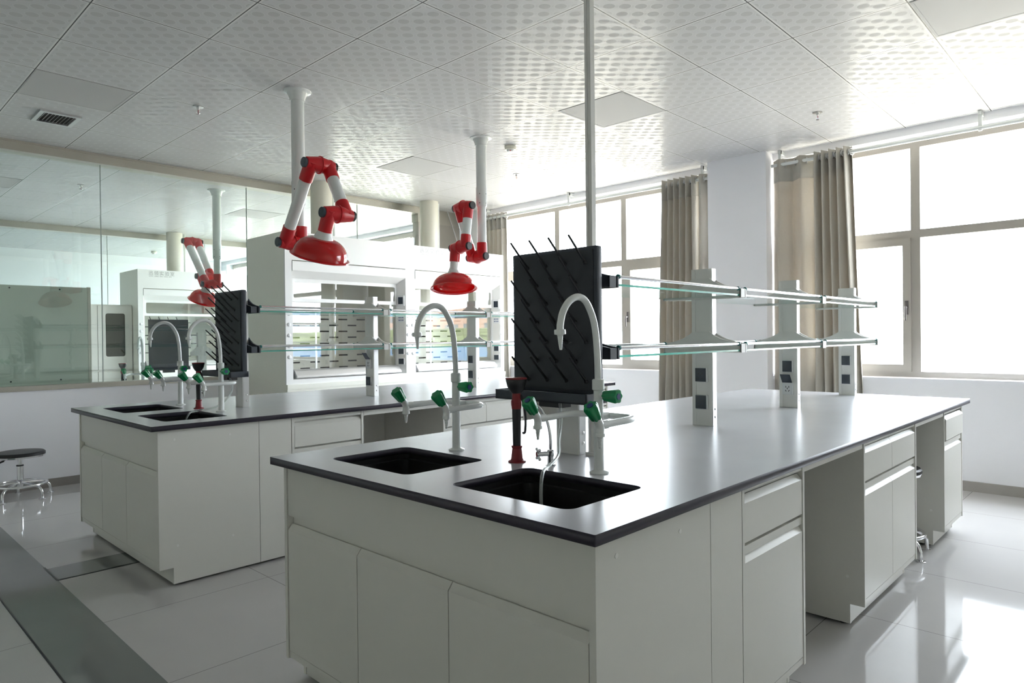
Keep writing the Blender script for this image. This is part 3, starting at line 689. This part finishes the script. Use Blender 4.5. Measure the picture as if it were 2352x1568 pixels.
def eyewash(loc, label):
    t = thing('eyewash_sprayer', label, 'eyewash', loc, 0, 'red and black eyewash sprayers')
    bm = bmesh.new(); lathe(bm, [(0, .031), (.004, .031), (.008, .022), (.012, .0205), (.048, .0165), (.052, .019), (.057, .019), (.058, .012)], (0, 0, 0), (0, 0, 1)); finish(bm, 'base_holder', 'dred', t)
    bm = bmesh.new(); lathe(bm, [(.05, .0135), (.08, .0145), (.17, .0155), (.19, .0155)], (0, 0, 0), (0, 0, 1)); finish(bm, 'hose_handle', 'black', t)
    bm = bmesh.new(); lathe(bm, [(.185, .0165), (.20, .0175), (.224, .0155), (.243, .0150)], (0, 0, 0), (0, 0, 1)); cyl(bm, (0, 0, .205), (-.014, .010, .205), .011); finish(bm, 'valve_neck', 'dred', t)
    bm = bmesh.new(); tube(bm, [(.008, -.012, .235), (.018, -.018, .20), (.024, -.020, .15), (.022, -.019, .105), (.014, -.014, .10)], .0045, 8); finish(bm, 'squeeze_lever', 'black', t)
    bm = bmesh.new(); lathe(bm, [(.238, .014), (.246, .022), (.262, .031), (.285, .037), (.288, .036), (.286, .032)], (0, 0, 0), (0, 0, 1)); finish(bm, 'spray_bowl', 'black', t)
    bm = bmesh.new(); lathe(bm, [(.286, .030), (.289, .038), (.2925, .038), (.294, .034)], (0, 0, 0), (0, 0, 1)); finish(bm, 'dust_cap', 'dred', t)
    return t
def drying_rack(loc, label, rz=0):
    """local: board faces -X, centred on y=0, z=0 at the worktop"""
    t = thing('drying_rack', label, 'drying rack', loc, rz, 'dark grey peg drying racks')
    finish(B((0, .030, -.200, .200, .232, .748, .007)), 'board', 'rack', t)
    finish(B((-.004, .0, -.185, .185, .245, .735)), 'board_face', 'rackface', t, smooth=False)
    finish(B((-.085, .0, -.215, .215, .205, .211), (-.085, -.079, -.215, .215, .205, .240), (-.085, .03, -.215, -.209, .205, .240), (-.085, .03, .209, .215, .205, .240), (.0, .03, -.215, .215, .205, .231)), 'drip_tray', 'rack', t, smooth=False)
    finish(B((-.02, .03, -.055, .055, .180, .205), (-.03, -.02, -.045, .045, .185, .205)), 'tray_bracket', 'black', t, smooth=False)
    n = 0
    for r_ in range(7):
        for c in range(4):
            y = .118 - c*.09 - (.045 if r_ % 2 else 0); z = .690 - r_*.069
            if y < -.18: continue
            bm = bmesh.new(); p = Vector((-.003, y, z)); q = p + Vector((-.092, 0, .088)); dr = (q-p).normalized()
            cyl(bm, p, p+dr*.008, .0085, .006, n=10); tube(bm, [p, p+dr*.06, q-dr*.004, q], lambda s: .0046-.0014*s, 8, sm=False); finish(bm, 'peg', 'peg', t)
    return t
def socket(par, x, y, z, open_=False):
    finish_ = finish(B((x-.013, x, y-.031, y+.031, z, z+.071, .002)), 'socket', 'sockw', par)
    return finish_
def shelf_rack(loc, xs, label, sock, opens=(), start=0):
    """reagent shelf: posts at xs, local y=0 is the centre line, z=0 the worktop"""
    t = thing('reagent_shelf', label, 'shelf', loc, 0, 'two-tier glass reagent shelves on grey posts')
    for k, x in enumerate(xs):
        bm = B((x, x+.040, -.052, .052, .0005, .75), (x-.003, x, -.052, -.032, .0005, .75), (x-.003, x, .032, .052, .0005, .75), (x-.001, x, -.0315, .0315, .0005, .75))
        po = finish(bm, 'post', 'grey', t, smooth=False)
        finish(B((x+.001, x+.039, -.0535, -.052, .0005, .75)), 'post_side', 'alu', po, smooth=False)
        for z in (.042, .080):
            bm = bmesh.new(); lathe(bm, [(0, .006), (.002, .0055), (.004, .002)], (x+.022, -.0535, z), (0, -1, 0), 12); finish(bm, 'screw', 'chrome', po)
        for zi, zb in enumerate((.352, .606)):
            if k == 0 and start: 
                P = [(-.215, zb-.004), (-.215, zb+.047), (-.18, zb+.05), (-.05, zb+.06), (.05, zb+.06), (.18, zb+.05), (.215, zb+.047), (.215, zb-.004)]
            else: P = []
            P = [(-.200, zb), (-.200, zb+.040), (-.190, zb+.043), (-.15, zb+.050), (-.10, zb+.064), (-.06, zb+.085), (-.045, zb+.098), (.045, zb+.098), (.06, zb+.085), (.10, zb+.064), (.15, zb+.050), (.19, zb+.043), (.200, zb+.040), (.200, zb)]
            bm = bmesh.new()
            rings(bm, [[(xx, y, z) for y, z in P] for xx in (x-.012, x-.003)]); rings(bm, [[(xx, y, z) for y, z in P] for xx in (x+.041, x+.050)])
            for s in (-1, 1): box(bm, x-.012, x+.026, s*.200-.004, s*.200+.004, zb, zb+.040)
            finish(bm, 'bracket_arm', 'greyd' if k else 'rack', t, smooth=False)
        if k == 0 and start: continue
        for z, op in sock(k):
            sk = finish(B((x-.016, x-.001, -.030, .030, z, z+.070, .002)), 'socket', 'sockw', po)
            if op:
                bm = B((-.003, 0, -.029, .029, 0, .060, .001)); bm.transform(Matrix.Translation((x-.017, 0, z+.071)) @ Matrix.Rotation(math.radians(-35), 4, 'Y'))
                finish(bm, 'socket_cover', 'sockd', po)
                bm = bmesh.new()
                for yy, zz, an in ((-.009, .045, 0), (.009, .045, 0), (0, .036, 0), (-.009, .022, .5), (.009, .022, -.5)):
                    b2 = B((-.0012, 0, -.0018, .0018, -.005, .005)); b2.transform(Matrix.Translation((x-.0162, yy, z+zz)) @ Matrix.Rotation(an, 4, 'X'))
                    tmp = bpy.data.meshes.new('tmp'); b2.to_mesh(tmp); b2.free(); bm.from_mesh(tmp)
                finish(bm, 'socket_holes', 'black', po, smooth=False)
            else:
                finish(B((x-.021, x-.016, -.027, .024+.003, z+.004, z+.068, .0015)), 'socket_cover', 'sockd', po)
                bm = bmesh.new()
                for yy, zz in ((-.009, .042), (.009, .042), (0, .034), (-.009, .02), (.009, .02)): box(bm, x-.0216, x-.0209, yy-.0016, yy+.0016, z+zz-.003, z+zz+.003)
                finish(bm, 'socket_holes', 'black', po, smooth=False)
    for a, b in zip(xs, xs[1:]):
        for zb in (.352, .606):
            xa, xb = a+.052, b-.014
            bm = B((xa, xb, -.196, .196, zb+.006, zb+.014)); o = finish(bm, 'glass_shelf', 'shelfglass', t, smooth=False); o.data.materials.append(M['glassedge'])
            for p in o.data.polygons:
                if abs(p.normal.z) < .5: p.material_index = 1
            for s in (-1, 1):
                bm = bmesh.new(); cyl(bm, (xa+.006, s*.192, zb+.040), (xb-.006, s*.192, zb+.040), .0065, n=14); rl = finish(bm, 'rail', 'chrome', t)
                for q in (xa, xb-.008):
                    bm = bmesh.new(); cyl(bm, (q, s*.192, zb+.040), (q+.008, s*.192, zb+.040), .0092, n=16); finish(bm, 'end_cap', 'teal', rl)
    # last, cantilevered pair of rails ends at the last post
    return t

def bench(oy, w_lab, names, dx=0):
    worktop((dx, oy, ZT), w_lab)
    sink((dx+.30, oy+.405, ZT), names[0]); sink((dx+.30, oy+1.065, ZT), names[1])
    sink_cabinet((dx, oy, 0), names[2])
    base_cabinet((dx, oy, 0), .785, 1.285, 1, names[3])
    base_cabinet((dx, oy, 0), 1.96, 2.825, 2, names[4])
    base_cabinet((dx, oy, 0), 3.46, 3.965, 1, names[5], out=.009 if oy == 0 else 0)
    o = finish(B((.79, 1.60, .746, .764, .014, .82), (1.603, 3.96, .746, .764, .014, .82)), 'bench_back_panel', 'cab', smooth=False); o.location = (dx, oy, 0)
    tag(o, names[6], 'panel')
    o = finish(B((3.945, 3.965, .768, 1.45, .0, .8215)), 'bench_end_panel', 'cab', smooth=False); o.location = (dx, oy, 0)
    tag(o, names[7], 'panel')
bench(0, 'pale grey worktop with dark edge on the foreground bench', [
    'black sink basin of the foreground bench, nearest the camera, with the clear hose in it', 'left black sink basin of the foreground bench, under the left faucet',
    'cream cabinet with three doors under the two foreground sinks', 'single-drawer cream cabinet of the foreground bench, next to the sink cabinet',
    'two-drawer cream cabinet in the middle of the foreground bench', 'cream cabinet with slightly open drawer at the far end of the foreground bench',
    'cream back panel inside the knee spaces of the foreground bench', 'cream end panel under the window end of the foreground worktop'])
bench(2.80, 'pale grey worktop with dark edge on the rear bench', [
    'right black sink basin of the rear bench, with a clear hose in it', 'left black sink basin of the rear bench, nearest the glass partition',
    'cream sink cabinet at the left end of the rear bench', 'single-drawer cream cabinet of the rear bench, left of its knee space',
    'two-drawer cream cabinet of the rear bench, right of its knee space', 'cream cabinet at the window end of the rear bench',
    'brownish back panel inside the knee space of the rear bench', 'cream end panel under the window end of the rear worktop'], .018)

f1 = faucet((.55, .395, ZT), 'white gooseneck faucet in front of the foreground drying rack')
dup(f1, (.55, 1.075, ZT), 'white gooseneck faucet on the foreground bench, left of the eyewash sprayer')
dup(f1, (.562, 3.243, ZT), 'white gooseneck faucet beside the rear drying rack, right one on that bench')
dup(f1, (.562, 3.889, ZT), 'left white gooseneck faucet of the rear bench, in front of the glass')
dup(f1, (1.23, 6.72, ZT-.085), 'small gooseneck faucet behind the glass partition, beside a dark drying rack', rz=math.radians(60))
e1 = eyewash((.522, .727, ZT), 'red and black eyewash sprayer standing between the foreground faucets')
dup(e1, (.547, 3.546, ZT), 'red and black eyewash sprayer standing between the rear bench faucets')
dup(e1, (1.07, 6.82, ZT-.085), 'eyewash sprayer behind the glass partition, left of a small faucet')
r1 = drying_rack((.692, .700, ZT), 'dark peg drying rack standing on the foreground bench')
dup(r1, (.690, 3.425, ZT), 'dark peg drying rack standing on the rear bench, seen edge-on')
dup(r1, (1.51, 6.80, ZT-.085), 'dark drying rack behind the glass partition, left of the rear faucets', rz=-PI/2)
two = lambda k: ((.208, False), (.078, False))
s1 = shelf_rack((0, .695, ZT), [.765, 1.79, 2.83, 3.86], 'two-tier glass shelf on grey socket posts along the foreground bench',
                lambda k: ((.208, False), (.078, k == 2)), start=1)
s2 = shelf_rack((0, 3.44, ZT), [.765, 1.775, 2.83, 3.86], 'two-tier glass shelf on grey socket posts along the rear bench',
                lambda k: ((.208, k == 1), (.078, False)), start=1)
# tall aluminium pole from the worktop to the ceiling
t = thing('service_pole', 'tall slim grey metal pole from the foreground bench to the ceiling', 'pole', (.80, .605, ZT))
finish(B((-.012, .012, -.0135, -.004, .0, H-ZT-.001), (-.012, .012, .004, .0135, .0, H-ZT-.001), (-.008, .012, -.004, .004, .0, H-ZT-.001)), 'pole', 'grey', t, smooth=False)
finish(B((-.02, .02, -.022, .022, .0, .012, .002)), 'foot_plate', 'grey', t)

# small chrome faucet
t = thing('chrome_tap', 'small chrome swan-neck tap with cross handle behind the foreground sinks', 'tap', (.54, .588, ZT))
bm = bmesh.new(); lathe(bm, [(0, .018), (.003, .018), (.006, .012), (.03, .010), (.036, .012), (.052, .012), (.056, .008)], (0, 0, 0), (0, 0, 1), 20); finish(bm, 'tap_body', 'chrome', t)
bm = bmesh.new(); tube(bm, [(0, 0, .05), (0, 0, .10), (-.006, .008, .15), (-.020, .024, .192), (-.034, .040, .207), (-.046, .054, .205), (-.052, .062, .190)], .0055, 12); finish(bm, 'spout', 'chrome', t)
bm = bmesh.new(); cyl(bm, (0, 0, .042), (-.035, .02, .042), .008); c = Vector((-.038, .022, .042)); ax = Vector((-.87, .5, 0)); sd = Vector((.5, .87, 0))
lathe(bm, [(-.004, .009), (.006, .009)], c, ax, 14)
for q in range(4):
    an = PI/4+q*PI/2; e_ = c + sd*.021*math.cos(an) + Vector((0, 0, .021*math.sin(an))); cyl(bm, c, e_, .0035, n=10); bmesh.ops.create_uvsphere(bm, u_segments=10, v_segments=8, radius=.0055, matrix=Matrix.Translation(e_))
finish(bm, 'cross_handle', 'chrome', t)
# clear drain hoses from the racks into the sinks
def hose(pts, label):
    bm = bmesh.new(); tube(bm, pts, .0055, 12, k=8); tag(finish(bm, 'drain_hose', 'tube'), label, 'hose', 'clear drain hoses')
hose([(.655, .640, 1.052), (.657, .638, .98), (.63, .625, .925), (.565, .575, .885), (.47, .535, .868), (.40, .50, .862), (.355, .47, .82), (.335, .45, .74), (.33, .44, .66)], 'clear hose running from the foreground drying rack into the nearest sink')
hose([(.655, 3.33, 1.052), (.66, 3.31, .98), (.62, 3.30, .92), (.55, 3.30, .875), (.45, 3.30, .862), (.39, 3.29, .85), (.36, 3.28, .78), (.35, 3.27, .68)], 'clear hose running from the rear drying rack into a rear sink')

# ---------------------------------------------------------------- lab stools
def stool(loc, seat_z, label, rz=0):
    t = thing('lab_stool', label, 'stool', loc, rz, 'round black lab stools on chrome bases')
    bm = bmesh.new(); lathe(bm, [(seat_z-.032, .172), (seat_z-.028, .178), (seat_z-.012, .178), (seat_z-.003, .168), (seat_z, .14), (seat_z, .02)], (0, 0, 0), (0, 0, 1), 40); s = finish(bm, 'seat', 'black', t)
    bm = bmesh.new(); lathe(bm, [(seat_z-.045, .150), (seat_z-.044, .176), (seat_z-.030, .180), (seat_z-.028, .174)], (0, 0, 0), (0, 0, 1), 40); finish(bm, 'seat_rim', 'chrome', s)
    bm = bmesh.new(); lathe(bm, [(.10, .024), (seat_z-.12, .024), (seat_z-.118, .014), (seat_z-.044, .014)], (0, 0, 0), (0, 0, 1), 24); finish(bm, 'column', 'chrome', t)
    bm = bmesh.new(); lathe(bm, [(seat_z-.122, .026), (seat_z-.112, .026)], (0, 0, 0), (0, 0, 1), 24); lathe(bm, [(seat_z-.065, .017), (seat_z-.045, .019)], (0, 0, 0), (0, 0, 1), 20); finish(bm, 'column_collar', 'black', t)
    bm = bmesh.new(); tube(bm, [(.0, 0, seat_z-.055), (-.06, -.06, seat_z-.06), (-.10, -.10, seat_z-.085)], .004, 8); tube(bm, [(-.075, -.075, seat_z-.070), (-.125, -.125, seat_z-.10)], .008, 10, sm=False); finish(bm, 'height_lever', 'black', t)
    bm = bmesh.new(); torus(bm, (0, 0, .115), (0, 0, 1), .185, .011, 48, 12); finish(bm, 'foot_ring', 'chrome', t)
    for q in range(5):
        an = 2*PI*q/5; c, s_ = math.cos(an), math.sin(an)
        bm = bmesh.new(); tube(bm, [(.02*c, .02*s_, .125), (.10*c, .10*s_, .118), (.175*c, .175*s_, .105), (.215*c, .215*s_, .075), (.225*c, .225*s_, .035), (.225*c, .225*s_, .006)], .011, 12)
        lathe(bm, [(0, .026), (.004, .027), (.009, .014)], (.225*c, .225*s_, 0), (0, 0, 1), 16); finish(bm, 'leg', 'chrome', t)
    return t
stool((.03, 5.93, 0), .385, 'low round black lab stool standing by the partition wall at far left', rz=math.radians(-60))
stool((3.235, .275, 0), .50, 'round black lab stool mostly hidden in the foreground bench knee space', rz=math.radians(-120))

# ---------------------------------------------------------------- seen through the partition
t = thing('glass_board', 'grey-green glass writing board pinned behind the partition glass at far left', 'writing board', (-.9, YP+.075, 0))
finish(B((0, 1.53, 0, .012, .905, 1.785)), 'panel', 'board', t, smooth=False)
finish(B((1.53, 1.555, -.004, .03, .905, 1.79)), 'edge_post', 'steel', t, smooth=False)
for x, z in ((.94, 1.76), (1.31, 1.76), (.94, .945), (1.31, .945)):
    bm = bmesh.new(); cyl(bm, (x, -.004, z), (x, 0, z), .007, n=10); finish(bm, 'pin', 'black', t)
t = thing('storage_cupboard', 'cream storage cupboard with rounded glass door windows behind the partition', 'cupboard', (1.31, 10.35, 0))
finish(B((0, .93, 0, .45, 0, 1.83)), 'body', 'cab', t, smooth=False)
for k in range(2):
    x = .01 + k*.46
    dr = plate('door', [rrect(x, x+.452, .02+.85, 1.81, .004, 2), rrect(x+.10, x+.36, 1.06, 1.70, .03)], .018, 'cab', basis((0, -.012, 0), (1, 0, 0), (0, 0, 1), (0, -1, 0)), t)
    finish(B((x+.10, x+.36, -.014, -.010, 1.06, 1.70)), 'door_window', 'doorglass', dr, smooth=False)
    finish(B((x, x+.452, -.02, -.002, .03, .84)), 'lower_door', 'cab', t, smooth=False)
    for z in (1.20, 1.52): finish(B((x+.102, x+.358, -.009, -.003, z, z+.018)), 'shelf', 'hoodwhite', t, smooth=False)
o = dup(t, (.37, 10.35, 0), 'cream storage cupboard behind the partition, partly hidden by the glass board')
t = thing('worktop', 'pale worktop just behind the glass partition, carrying a dark drying rack', 'worktop', (.85, 6.50, ZT-.085))
finish(B((0, 2.6, 0, .55, -.027, 0)), 'slab', 'top', t, smooth=False)
t = thing('base_cabinet', 'cream bench cabinet hidden behind the partition wall', 'cabinet', (.88, 6.53, 0))
finish(B((0, 2.54, 0, .49, .08, .737), (.03, 2.5, .04, .46, 0, .08)), 'carcass', 'cab', t, smooth=False)
for k in range(4): finish(B((.01+k*.634, .01+k*.634+.62, .49, .506, .1, .72)), 'door', 'cab', t, smooth=False)
t = thing('shelf_post', 'grey shelf post with a bracket arm behind the glass partition', 'post', (1.87, 6.83, ZT-.085))
finish(B((-.045, .045, -.02, .02, 0, .75)), 'post', 'grey', t, smooth=False)
for zb in (.352, .606):
    bm = bmesh.new(); rings(bm, [[(x, y, z) for x, z in ((-.13, zb), (-.13, zb+.04), (-.05, zb+.1), (.05, zb+.1), (.13, zb+.04), (.13, zb))] for y in (-.03, -.021)]); finish(bm, 'bracket_arm', 'greyd', t, smooth=False)
